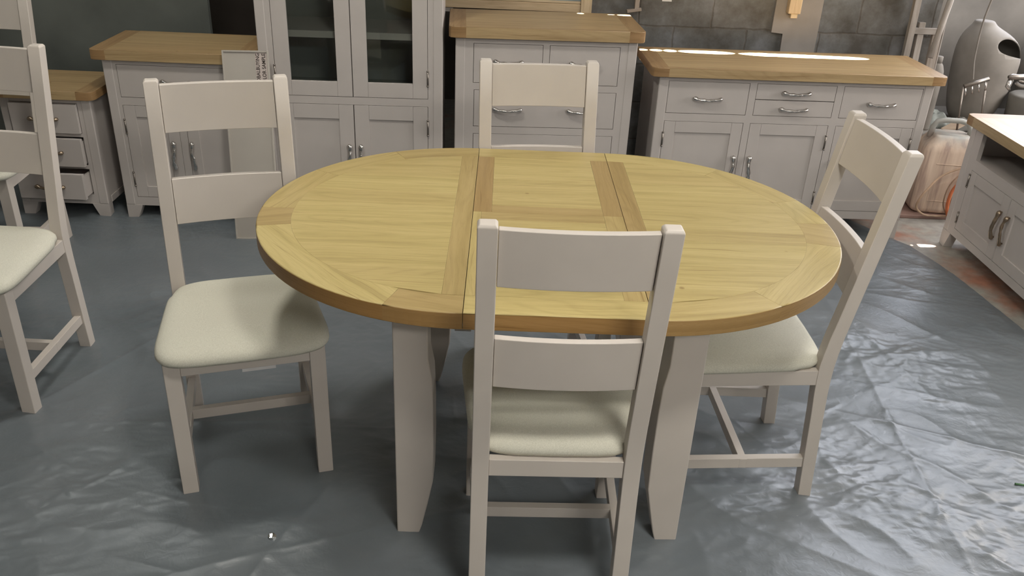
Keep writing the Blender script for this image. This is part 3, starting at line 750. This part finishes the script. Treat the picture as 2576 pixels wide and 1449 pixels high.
def sheet():
    # right edge polyline  x(y)
    EY = np.array([-4.2, -1.0, .0, .4, .865, 1.367, 1.665, 1.945, 2.3]); EX = np.array([2.9, 2.45, 2.2, 2.11, 2.019, 1.962, 1.883, 1.708, 1.55])
    nx, ny = 880, 780
    ys = np.linspace(-2.2, 2.30, ny)[:, None] * np.ones((1, nx)); t = np.linspace(0, 1, nx)[None, :] * np.ones((ny, 1))
    xr = np.interp(ys, EY, EX) + .012 * vnoise(ys * 6, ys * 0 + .5, 5)
    xs = -3.3 + (xr + 3.3) * t
    a = vnoise(xs * 1.1, ys * 1.1, 1); b = vnoise(xs * 1.1 + 9, ys * 1.1 + 4, 2)
    wx = xs + .10 * a + .012 * vnoise(xs * 4, ys * 4, 8); wy = ys + .10 * b + .012 * vnoise(xs * 4 + 7, ys * 4, 9)
    def ridge(sx, sy, sd, rot=0., p=1.6):
        c, s = math.cos(rot), math.sin(rot); X = (wx * c + wy * s) * sx; Y = (-wx * s + wy * c) * sy
        n = vnoise(X, Y, sd); return np.clip(1 - np.abs(n) * 2.6, 0, 1) ** p
    # strength of crumpling: strong lower right and the strip nearest the camera
    right = 1 / (1 + np.exp(-(xs - .55 + .25 * ys) / .18)); near = 1 / (1 + np.exp((ys + .62 + .10 * np.sin(xs * 5)) / .10))
    far = 1 / (1 + np.exp(-(ys - .9) / .2))
    amp = .85 + .35 * right * (1 - .75 * far) - .25 * far + .75 * near - .25 * right * near
    def crest(sx, sy, sd, rot):
        c, s_ = math.cos(rot), math.sin(rot); X = (wx * c + wy * s_) * sx; Y = (-wx * s_ + wy * c) * sy
        return .62 - np.abs(vnoise(X, Y, sd)) * 1.6
    mask = np.clip(.55 + 1.6 * vnoise(xs * 1.7, ys * 2.2, 33), .08, 1.25)
    h = (.003 + .0055 * right) * crest(1.5, 3.4, 11, .3) + mask * (.0052 * crest(3.1, 7.2, 12, -.35) + .0042 * crest(6.5, 14, 13, .4) + .0024 * crest(14, 27, 16, -.15) + .0010 * crest(27, 50, 18, .2)) + .0045 * ridge(2.3, 4.6, 17, -.8, 3.)
    h2 = .0018 * vnoise(xs * 1.5, ys * 1.5, 21)
    z = amp * h + h2
    # long straight fold creases
    for (x0, y0, x1, y1, hh) in ((-1.75, -.15, -.95, 1.35, .004), (-1.55, .02, -.6, .10, .003), (-1.05, -.62, -.2, -.30, .003), (1.0, .25, 2.3, -.3, .005), (1.15, -.55, 1.3, 1.5, .003), (-.9, -1.0, -.55, -.1, .003)):
        dx, dy = x1 - x0, y1 - y0; L = math.hypot(dx, dy); u = ((xs - x0) * dx + (ys - y0) * dy) / L; v = (-(xs - x0) * dy + (ys - y0) * dx) / L + .006 * vnoise(u * 5, u * 0, 3)
        z += hh * np.exp(-np.abs(v) / .012) * (1 / (1 + np.exp(-u / .05))) * (1 / (1 + np.exp((u - L) / .05)))
    rng = random.Random(11)
    for _ in range(150):
        cx, cy = rng.uniform(-3.0, 2.3), rng.uniform(-1.7, 1.9); th = rng.gauss(.15, .75); L = rng.choice([.08, .12, .2, .3, .55]) * rng.uniform(.7, 1.4); hh = rng.uniform(.0012, .0034); wd = rng.uniform(.006, .022)
        if cy > .9: hh *= .5
        i0 = int((cy - L + 2.2) / 4.5 * ny); i1 = int((cy + L + 2.2) / 4.5 * ny); i0, i1 = max(0, i0), min(ny, i1)
        if i1 <= i0: continue
        dx, dy = math.cos(th), math.sin(th); X, Y = xs[i0:i1] - cx, ys[i0:i1] - cy
        u = X * dx + Y * dy; v = -X * dy + Y * dx + .02 * np.sin(u * 9 + cx * 5) * L
        side = np.where(v > 0, 1., 2.6)
        z[i0:i1] += hh * np.exp(-np.abs(v) * side / wd) * np.clip(1 - (2 * u / L) ** 2, 0, 1)
    z = .0006 + np.logaddexp(0, (z + .0015) * 1500) / 1500
    edge = np.clip((xr - xs) / .05, 0, 1); z = z * (.3 + .7 * edge)
    vs = np.stack([xs, ys, z], -1).reshape(-1, 3)
    idx = np.arange(nx * ny).reshape(ny, nx)
    f = np.stack([idx[:-1, :-1], idx[:-1, 1:], idx[1:, 1:], idx[1:, :-1]], -1).reshape(-1, 4)
    me = bpy.data.meshes.new('floor_sheet'); me.vertices.add(len(vs)); me.vertices.foreach_set('co', vs.ravel())
    me.loops.add(f.size); me.loops.foreach_set('vertex_index', f.ravel()); me.polygons.add(len(f))
    me.polygons.foreach_set('loop_start', np.arange(0, f.size, 4)); me.polygons.foreach_set('loop_total', np.full(len(f), 4))
    me.polygons.foreach_set('use_smooth', np.ones(len(f), bool)); me.update(calc_edges=True); me.materials.append(M['sheet'])
    o = bpy.data.objects.new('floor_sheet', me); COL.objects.link(o)
    tag(o, 'crinkled blue-grey plastic dust sheet spread over the floor', 'plastic sheet')
sheet()
WY = 2.36; WT = .03
def wall_back():
    m = MB()
    def bx(x0, x1, z0, z1): m.box(x0, x1, WY, WY + WT, z0, z1, (1, 0, 0))
    s0, s1 = 1.40, 1.615
    zc = (s0 + s1) / 2; ops = [(.205, .245, .062), (.345, .40, .042), (.392, .50, .070), (.505, .56, .075), (.563, .63, .080), (.63, .70, .085), (.70, .985, .10), (.992, 1.64, .108), (1.885, 2.02, .062)]
    def half_gap(x):
        for a, b, hh in ops:
            if a <= x <= b:
                u = 2 * (x - a) / (b - a) - 1; e = min(1, 0.02 / (b - a) * 6)
                sh = (1 - abs(u) ** (2 + 8 * (b - a))) ** .5
                return hh * sh * (1 + .10 * noise.noise(Vector((x * 11, 3.3, 0))) + .07 * noise.noise(Vector((x * 33, 1.3, 0))))
        return 0
    n = 520; X = [-.37 + 2.44 * k / n for k in range(n + 1)]
    for k in range(n):
        xa, xb = X[k], X[k + 1]; ha, hb = half_gap(xa), half_gap(xb)
        for q4 in ([(xa, 0), (xb, 0), (xb, zc - hb), (xa, zc - ha)], [(xa, zc + ha), (xb, zc + hb), (xb, 2.95), (xa, 2.95)]):
            b = m.add([(p[0], y, p[1]) for y in (WY, WY + WT) for p in q4])
            for q in ((0, 1, 2, 3), (7, 6, 5, 4), (0, 4, 5, 1), (3, 2, 6, 7)): m.face([b + i for i in q], (1, 0, 0))
    tag(m.build('wall_back', M['block']), kind='structure')
wall_back()
m = MB(); m.box(-5, -1.64, WY, WY + .03, 0, 2.95); m.box(-1.64, -.37, WY, WY + .03, 2.1, 2.95); tag(m.build('wall_back_left', M['wall_dark']), kind='structure')
# assumed opening and back room, added to give the dark stretch of wall
m = MB(); m.box(-2.4, -2.34, WY + .03, 4.0, 0, 2.3); m.box(-.37, -.31, WY + WT, 4.0, 0, 2.3); m.box(-2.4, -.31, 4.0, 4.06, 0, 2.3); m.box(-2.4, -.31, WY + .03, 4.0, 2.1, 2.2)
tag(m.build('wall_passage_standin', plain('brown_passage_standin', (.13, .11, .095), .9, 0, 3., .2)), kind='structure')
# recess to the right
m = MB(); m.box(2.07, 2.11, WY + .0, 2.95, 0, 1.42); m.box(2.07, 5.0, 2.95, 3.05, 0, 2.95); m.box(2.07, 2.11, WY, 2.95, 1.42, 2.95); tag(m.build('wall_recess', M['wall_dust']), kind='structure')
m = MB(); m.box(-5, 5, -4.1, -4.0, 0, 2.95); tag(m.build('wall_front', M['wall_plain']), kind='structure')
m = MB(); m.box(-4.1, -4.0, -4, 2.4, 0, 2.95); tag(m.build('wall_left', M['wall_plain']), kind='structure')
m = MB(); m.box(3.7, 3.8, -4, .2, 0, 2.95); m.box(3.7, 3.8, 2.6, 3.05, 0, 2.95); m.box(3.7, 3.8, .2, 2.6, 0, 1.0); m.box(3.7, 3.8, .2, 2.6, 2.6, 2.95); tag(m.build('wall_right', M['wall_plain']), kind='structure')
m = MB(); m.box(-5, 5, -4.1, 2.42, 2.95, 3.05); m.box(2.07, 5, 2.42, 3.1, 2.95, 3.05); m.box(-2.4, -.3, WY + WT, 4.1, 2.2, 2.3); tag(m.build('ceiling', M['ceiling']), kind='structure')

# ------------------------------------------------------------------ things on and before the back wall
fp = empty('framed_panel', (-.46, WY - .045, .925), 0, 'blue-grey panel in a pale wooden frame standing behind the chest of drawers', 'panel')
m = MB(); m.box(0, .70, 0, .03, 0, .042, (1, 0, 0), .2); m.box(0, .70, .0, .012, .042, .055, (1, 0, 0), 0); m.build('bottom_rail', M['pale_wood'], fp, .004)
for a, b in ((.70, .755), (-.02, .0)):
    m = MB(); m.box(a, b, -.004, .032, 0, .42, (0, 0, 1)); m.build('stile', M['pale_wood'], fp, .002)
m = MB(); m.box(0, .70, 0, .03, .37, .42, (1, 0, 0)); m.build('top_rail', M['pale_wood'], fp, .002)
m = MB(); m.box(0, .70, .016, .024, .042, .37); m.build('infill_panel', M['panel_blue'], fp)
m = MB(); m.box(.245, .28, WY - .04, WY, .905, .924); m.box(-.44, -.40, WY - .04, WY, .905, .924)
tag(m.build('wall_bracket', M['dusty_wood']), 'wooden ledge blocks under the framed panel', 'bracket')
cl = empty('wooden_tee', (.512, WY - .03, .94), 0, 'small T-shaped wooden piece hanging on the block wall above the chest', 'wood piece')
m = MB(); m.box(-.036, .036, -.012, .012, .0, .016, (1, 0, 0), .6, M=Matrix.Rotation(R(-10), 4, 'Y')); m.build('crossbar', M['dusty_wood'], cl, .002)
m = MB(); m.box(.0, .022, -.008, .02, .012, .26, (0, 0, 1), .6); m.build('shaft', M['dusty_wood'], cl, .002)
m = MB(); m.box(.652, .70, WY - .003, WY, .992, 1.06); tag(m.build('paper_notice', M['white_paper']), 'small white paper stuck high on the block wall', 'paper')
pb = MB()
pb.prism([(1.225, .865), (1.284, .860), (1.291, .62), (1.462, .62), (1.462, 1.30), (1.225, 1.30)], 0, .016, (0, 1, 0), .2, M=Matrix(((1, 0, 0, 0), (0, 0, -1, WY - .002), (0, 1, 0, 0), (0, 0, 0, 1))))
tag(pb.build('plywood_offcut', plain('grey_plywood', (.27, .245, .22), .8, 0, 6, .15)), 'notched grey plywood offcut fixed flat to the block wall', 'board')
wp = empty('wooden_peg', (1.312, WY - .05, .945), 0, 'pale wooden peg hanging in front of the plywood offcut', 'peg')
m = MB(); m.box(-.033, .029, -.014, .032, .022, .24, (0, 0, 1)); m.build('peg_body', M['pale_wood'], wp, .003)
m = MB(); m.box(-.016, .018, -.008, .02, 0, .024, (0, 0, 1)); m.build('peg_tip', M['pale_wood'], wp, .002)
# leaning wooden trestle
tr = empty('wooden_trestle', (1.93, 2.24, 0), 0, 'dusty wooden trestle leaning on the wall behind the sideboard', 'trestle')
def beam(a, b, w, d, parent, name, mat, tone=.1):
    a, b = Vector(a), Vector(b); L = (b - a).length; z = (b - a).normalized(); x = Vector((1, 0, 0)); x = (x - z * x.dot(z)).normalized(); y = z.cross(x)
    Mt = Matrix.Translation(a) @ Matrix((x, y, z)).transposed().to_4x4()
    m = MB(); m.box(-w / 2, w / 2, -d / 2, d / 2, 0, L, (0, 0, 1), tone, M=Mt); return m.build(name, mat, parent, .002)
beam((-.02, 0, .0), (-.015, .09, 1.5), .032, .03, tr, 'upright', M['dusty_wood'])
beam((.045, -.005, .0), (.04, .08, .95), .032, .03, tr, 'upright', M['dusty_wood'])
beam((.125, .0, .0), (.125, .07, .90), .045, .02, tr, 'board', M['dusty_wood'], .5)
beam((.155, .02, .0), (.155, .10, 1.5), .007, .012, tr, 'thin_lath', M['dusty_wood'])
m = MB(); m.box(.0, .135, .055, .08, .895, .925, (1, 0, 0)); m.build('crossbar', M['dusty_wood'], tr, .002)
m = MB(); m.tube([(2.0, 2.20, .80), (2.035, 2.24, .95), (2.085, 2.28, 1.25)], .015, 10); tag(m.build('round_stick', M['dusty_wood']), 'round dusty stick leaning diagonally across the wooden trestle', 'stick')
# jar-shaped bottle
def lathe(m, prof, cx=0, cy=0, n=28, sx=1, sy=1):
    m.rings([[(cx + sx * r * math.cos(2 * math.pi * k / n), cy + sy * r * math.sin(2 * math.pi * k / n), z) for k in range(n)] for z, r in prof])
bt = empty('plastic_bottle', (2.165, 2.435, .371), 0, 'dusty pale plastic bottle just behind the right end of the sideboard', 'bottle')
m = MB(); lathe(m, [(0, .037), (.01, .04), (.27, .04), (.315, .038), (.345, .028), (.36, .017)]); m.build('bottle_body', M['dust_plastic'], bt)
m = MB(); lathe(m, [(.355, .019), (.39, .019), (.392, .016)]); m.build('cap', M['dust_plastic'], bt)
# low ledge
m = MB(); m.box(2.115, 3.68, 2.36, 2.945, 0, .37); tag(m.build('low_bench', M['wall_dust'], bevel=.01), 'low dusty bench carrying the big grey jugs', 'bench')
# jugs
def make_jug():
    root = empty('plastic_jug')
    m = MB(); n = 56; rs = []
    prof = [(0, .06, .0), (.006, .09, .0), (.03, .115, .0), (.10, .140, .004), (.20, .160, .010), (.30, .170, .013), (.38, .170, .010), (.43, .157, .002), (.47, .132, -.012), (.50, .098, -.032), (.52, .070, -.046), (.537, .056, -.052), (.548, .052, -.054), (.552, .04, -.054)]
    for z, r, dx in prof:
        rs.append([(dx + r * math.cos(2 * math.pi * k / n) * 1.0, r * .95 * math.sin(2 * math.pi * k / n), z) for k in range(n)])
    m.rings(rs)
    o = m.build('jug_body', M['dust_plastic'], root, sub=1)
    so = o.modifiers.new('so', 'SOLIDIFY'); so.thickness = .006; so.offset = -1
    c = MB(); Mc = Matrix.Translation((.070, -.118, .432)) @ Matrix.Rotation(R(38), 4, 'X')
    kk = 40; c.rings([[Mc @ Vector((.092 * math.cos(2 * math.pi * i / kk), .046 * math.sin(2 * math.pi * i / kk) + .012 * math.cos(2 * math.pi * i / kk), z)) for i in range(kk)] for z in (-.10, .13)])
    co = c.build('cutter', M['dark'])
    bo = o.modifiers.new('b', 'BOOLEAN'); bo.object = co; bo.operation = 'DIFFERENCE'; bo.solver = 'EXACT'
    bpy.context.view_layer.update(); dg = bpy.context.evaluated_depsgraph_get()
    me = bpy.data.meshes.new_from_object(o.evaluated_get(dg)); o.modifiers.clear(); o.data = me
    bpy.data.objects.remove(co)
    return root
jg = make_jug(); jg.location = (2.515, 2.64, .371); jg.rotation_euler = (0, 0, R(0)); tag(jg, 'big grey dusty plastic jug with a dark hole cut in its shoulder', 'jug', 'dusty jugs')
j2 = copy_tree(jg); j2.location = (2.97, 2.73, .371); j2.rotation_euler = (0, 0, R(150)); tag(j2, 'grey dusty plastic jug mostly cut off by the right edge of the photo', 'jug', 'dusty jugs')
m = MB(); lathe(m, [(0, .10), (.01, .105), (.19, .115), (.20, .10)], n=32); dr = m.build('dark_bucket', M['drum']); dr.location = (2.745, 2.475, .371); tag(dr, 'dark squat bucket beside the grey jug at the right edge', 'bucket')
# jerrycan
jc = empty('jerrycan', (2.19, 2.15, .022), R(-8), 'tan plastic jerrycan with grey dusty handle standing beyond the sideboard', 'jerrycan')
def rr(hx, hy, r, z, n=6, ox=0):
    P = []
    for cx, cy, a0 in ((hx - r, hy - r, 0), (-hx + r, hy - r, 90), (-hx + r, -hy + r, 180), (hx - r, -hy + r, 270)):
        for k in range(n + 1):
            a = R(a0 + 90 * k / n); P.append((cx + r * math.cos(a) + ox, cy + r * math.sin(a), z))
    return P
m = MB(); m.rings([rr(.118, .085, .03, 0), rr(.132, .098, .035, .012), rr(.135, .10, .035, .03), rr(.135, .10, .035, .33), rr(.128, .094, .035, .36), rr(.095, .075, .03, .40), rr(.085, .06, .025, .412, ox=-.01)])
m.build('can_body', M['can'], jc)
m = MB(); m.tube([(-.105, 0, .385), (-.10, 0, .44), (-.085, 0, .468), (-.04, 0, .477), (.03, 0, .477), (.07, 0, .466), (.088, 0, .43), (.098, 0, .375)], [.016, .014, .014, .014, .014, .014, .015, .018], 12)
m.build('can_handle', M['can'], jc)
m = MB()
for z in (.07, .27):
    m.box(-.07, .09, -.1025, -.099, z, z + .004)
m.box(-.07, -.066, -.1025, -.099, .074, .14); m.box(.086, .09, -.1025, -.099, .2, .27); m.build('moulded_rib', M['can'], jc, .001)
m = MB(); m.box(1.86, 2.62, 2.03, 2.34, .0, .02, (1, 0, 0)); tag(m.build('base_board', M['board_red'], bevel=.004), 'flat reddish-brown board lying under the jerrycan', 'board')
def smooth_path(pts, n=10):
    P = [Vector(p) for p in pts]; P = [P[0]] + P + [P[-1]]; out = []
    for i in range(1, len(P) - 2):
        for k in range(n):
            t = k / n; a, b, c, d = P[i - 1], P[i], P[i + 1], P[i + 2]
            out.append(.5 * ((2 * b) + (c - a) * t + (2 * a - 5 * b + 4 * c - d) * t * t + (3 * b - a - 3 * c + d) * t ** 3))
    return out + [P[-1]]
hy = 2.0
def hose(pts, r, mat, name, lab):
    m = MB(); m.tube(smooth_path(pts), r, 10); tag(m.build(name, mat), lab, 'hose')
hose([(2.50, 2.05, .36), (2.30, 2.0, .33), (2.135, hy, .262), (2.055, 1.98, .185), (2.02, 1.97, .125), (2.025, 1.98, .08), (2.075, 1.99, .042), (2.14, 2.0, .032), (2.24, 2.01, .03)], .0055, M['tan_hose'], 'thin_hose', 'thin brown hose curving in a wide loop before the jerrycan')
hose([(2.42, 2.05, .27), (2.25, 2.0, .232), (2.20, hy, .185), (2.185, 1.99, .11), (2.20, 1.99, .05), (2.225, 2.0, .032)], .0085, M['orange_hose'], 'orange_hose', 'thick orange hose bending down beside the low cabinet')
hose([(2.45, 2.06, .25), (2.27, 2.02, .20), (2.225, 2.01, .16), (2.205, 2.0, .09), (2.225, 2.0, .045), (2.25, 2.01, .03)], .0065, M['tan_hose'], 'tan_hose', 'pale tan hose running beside the orange hose')
hose([(2.4, 2.07, .36), (2.23, 2.02, .26), (2.18, 2.01, .20), (2.165, 2.0, .13), (2.175, 2.0, .08), (2.21, 2.0, .03)], .0035, M['brown_hose'], 'brown_hose', 'thin dark hose hanging between the loop and the orange hose')
# rags
def rag(name, cx, cy, cz, sx, sy, h, mat, lab, cat, seed=0):
    n = 36; m = MB(); vs = []
    for j in range(n):
        for i in range(n):
            u, v = i / (n - 1) * 2 - 1, j / (n - 1) * 2 - 1
            p = Vector((u * 2.2 + seed, v * 2.2, seed)); fall = max(0, 1 - (u * u + v * v) ** .9)
            z = h * fall ** .6 * (.5 + .8 * abs(noise.noise(p * .9)) + .12 * noise.noise(p * 2.1))
            vs.append((cx + u * sx * (1 + .25 * noise.noise(p)), cy + v * sy * (1 + .25 * noise.noise(p + Vector((3, 3, 3)))), cz + max(0.001, z)))
    b = m.add(vs)
    for j in range(n - 1):
        for i in range(n - 1): m.face([b + j * n + i, b + j * n + i + 1, b + (j + 1) * n + i + 1, b + (j + 1) * n + i], smooth=True)
    o = m.build(name, mat); so = o.modifiers.new('s', 'SOLIDIFY'); so.thickness = .003; so.offset = -1
    tag(o, lab, cat)
rag('grey_rag', 2.27, 2.52, .373, .10, .09, .10, M['rag'], 'crumpled grey rag lying on the bench behind the jerrycan handle', 'rag', 1)
rag('dark_rag', 2.40, 2.47, .373, .11, .07, .06, plain('dark_cloth', (.17, .165, .15), .9, 0, 14., .3), 'dark folded cloth beside the grey rag at the foot of the jug', 'rag', 5)
m = MB(); m.box(-.05, .05, -.035, .035, 0, .004, M=Matrix.Rotation(R(25), 4, 'Z') @ Matrix.Rotation(R(-18), 4, 'Y')); c = m.build('cardboard_scrap', M['cardboard']); c.location = (2.31, 2.38, .40); tag(c, 'small tan cardboard scrap behind the corner of the low cabinet', 'cardboard')
# spray guns hanging
sp = empty('spray_lance', (2.36, 2.34, .371), 0, 'thin spray lance with a forked metal rack hanging in front of the grey jug', 'tool')
m = MB(); m.tube(smooth_path([(-.10, -.1, .80), (-.085, -.03, .60), (-.062, .0, .42), (-.045, .0, .33), (-.038, .0, .30)]), .0045, 8); m.build('lance_tube', M['dust_plastic'], sp)
m = MB(); m.tube([(-.075, 0, .262), (.045, 0, .305)], .011, 10); m.build('rack_bar', M['dull_metal'], sp)
for k in range(4):
    x = -.066 + k * .032; z = .256 + k * .0115
    m = MB(); m.tube([(x, 0, z), (x + .012, -.004, z - .045)], .005, 8); m.build('prong', M['metal'], sp)
for x, z, dx in ((-.078, .26, .035), (.036, .285, .045)):
    m = MB(); m.tube([(x, 0, z), (x + dx, 0, 0.0)], .0055, 8); m.build('rack_leg', M['dull_metal'], sp)
sg = empty('spray_gun', (2.53, 2.30, .60), 0, 'metal spray gun pointing left at the right edge above the bucket', 'spray gun')
m = MB(); m.tube([(-.05, 0, .098), (-.03, 0, .10), (.0, 0, .10), (.16, 0, .115)], [.008, .016, .014, .013], 12); m.build('gun_body', M['dull_metal'], sg)
m = MB(); m.tube([(-.035, 0, .085), (-.045, -.01, .05), (-.03, -.01, .035)], [.012, .012, .007], 10); m.build('nozzle', M['metal'], sg)
m = MB(); m.tube(smooth_path([(.0, 0, .07), (.03, 0, .055), (.09, 0, .05), (.14, 0, .03), (.16, .02, -.06), (.13, .05, -.20)]), .009, 8); m.build('gun_handle', M['dust_plastic'], sg)
m = MB(); m.tube([(.005, -.01, .085), (.06, -.012, .075), (.10, -.01, .08)], .005, 8); m.build('trigger', M['metal'], sg)
m = MB(); m.tube([(2.36, 2.27, .40), (2.46, 2.30, .415), (2.52, 2.32, .425)], .009, 8); tag(m.build('metal_rod', M['dust_plastic']), 'short grey rod lying just behind the low cabinet top', 'rod')
# small things on the sheet
m = MB()
for k in range(9):
    a = random.random() * 6.3; r = .006 * random.random()
    m.box(-.006, .006, -.004, .004, -.003, .003, M=Matrix.Translation((r * math.cos(a), r * math.sin(a), .004 + .004 * random.random())) @ Matrix.Rotation(random.random() * 3, 4, Vector((random.random(), random.random(), 1)).normalized()))
n_ = m.build('foil_scrap', plain('shiny_foil', (.8, .8, .76), .12, 1., 30)); n_.location = (-.71, -.437, .006); tag(n_, 'tiny shiny crumpled foil scrap on the sheet at the lower left', 'scrap')
m = MB(); m.tube([(1.46, -.125, .014), (1.50, -.130, .012), (1.62, -.15, .012)], .003, 8); tag(m.build('green_straw', M['green']), 'thin green straw on the sheet at the right edge', 'straw')

# ------------------------------------------------------------------ lights
def area(name, loc, rot, sx, sy, e, col, spread=180):
    l = bpy.data.lights.new(name, 'AREA'); l.shape = 'RECTANGLE'; l.size = sx; l.size_y = sy; l.energy = e; l.color = col; l.spread = R(spread)
    o = bpy.data.objects.new(name, l); COL.objects.link(o); o.location = loc; o.rotation_euler = rot; return o
area('ceiling_lamp_left', (-1.06, .41, 2.90), (0, 0, 0), .30, .30, 24, (1.0, .955, .87))
area('highlight_fill_back_left', (-2.1, 1.5, 2.90), (0, 0, 0), .9, .35, 8, (.97, 1.0, .97))  # added for highlights on the sheet's wrinkles at the lower left
area('ceiling_lamp_near', (.40, -1.5, 2.90), (0, 0, 0), .40, .30, 34, (1.0, .96, .89))
area('fill_rear', (1.3, -3.6, 2.75), (R(35), 0, 0), 1.6, .30, 50, (1.0, .96, .90))  # added fill from behind the camera for chair backs and cabinet fronts
area('fill_far', (.9, .4, 2.92), (0, 0, 0), 1.2, .25, 6, (1.0, .96, .88))  # weak general fill added over the back for the cabinets
# daylight: translucent opening high on the right of the back wall, and the opening in the right wall
area('daylight_back', (2.45, 2.325, 2.33), (R(-84), 0, R(-4)), 2.4, 1.05, 62, (.82, .87, 1.0))
area('highlight_fill_recess', (2.95, 2.90, 1.35), (R(-84), 0, R(-6)), 1.2, .8, 24, (.82, .87, 1.0))  # added before the solid recess wall to carry sheet highlights further back
m = MB(); m.box(1.2, 3.69, 2.335, 2.355, 1.75, 1.80); m.box(1.2, 3.69, 2.335, 2.355, 2.85, 2.90); m.box(1.2, 1.25, 2.335, 2.355, 1.80, 2.85); m.box(2.40, 2.45, 2.335, 2.355, 1.80, 2.85); m.box(3.64, 3.69, 2.335, 2.355, 1.80, 2.85)
m.box(1.25, 3.64, 2.348, 2.354, 1.80, 2.85); tag(m.build('window_1', M['white_paper']), kind='structure')
area('daylight_right', (3.85, 1.4, 1.8), (0, R(90), 0), 1.6, 2.4, 95, (1.0, .95, .92))
s = bpy.data.lights.new('sun', 'SUN'); s.energy = 90; s.angle = R(.5); s.color = (1, .95, .85)
so = bpy.data.objects.new('sun', s); COL.objects.link(so)
d = Vector((0, -.46, -1)).normalized(); so.rotation_euler = d.to_track_quat('-Z', 'Y').to_euler(); so.location = (0, 4, 4)
w = bpy.data.worlds.new('world'); bpy.context.scene.world = w; w.use_nodes = True
w.node_tree.nodes['Background'].inputs[0].default_value = (.75, .85, 1, 1); w.node_tree.nodes['Background'].inputs[1].default_value = .25

# ------------------------------------------------------------------ camera
cam = bpy.data.cameras.new('camera'); cam.sensor_width = 36; cam.sensor_fit = 'HORIZONTAL'; cam.lens = 2176.866941415059 / 2576 * 36
co = bpy.data.objects.new('camera', cam); COL.objects.link(co)
r_ = Vector((0.9991570069666987, -0.00096956242360869, 0.041040655185499146)); u_ = Vector((-0.035981305564930954, 0.460622858242041, 0.8868663530176211)); f_ = Vector((0.019764136186319423, 0.8875954272153723, -0.46019967025973557))
Mc = Matrix((r_, u_, -f_)).transposed().to_4x4(); Mc.translation = Vector((-0.13875344987122046, -2.181003772649485, 1.686760569906987))
co.matrix_world = Mc; cam.clip_start = .02; bpy.context.scene.camera = co
sc = bpy.context.scene
sc.view_settings.view_transform = 'Standard'; sc.view_settings.look = 'None'; sc.view_settings.gamma = 1; sc.view_settings.exposure = 0.0
sc.view_settings.use_curve_mapping = False
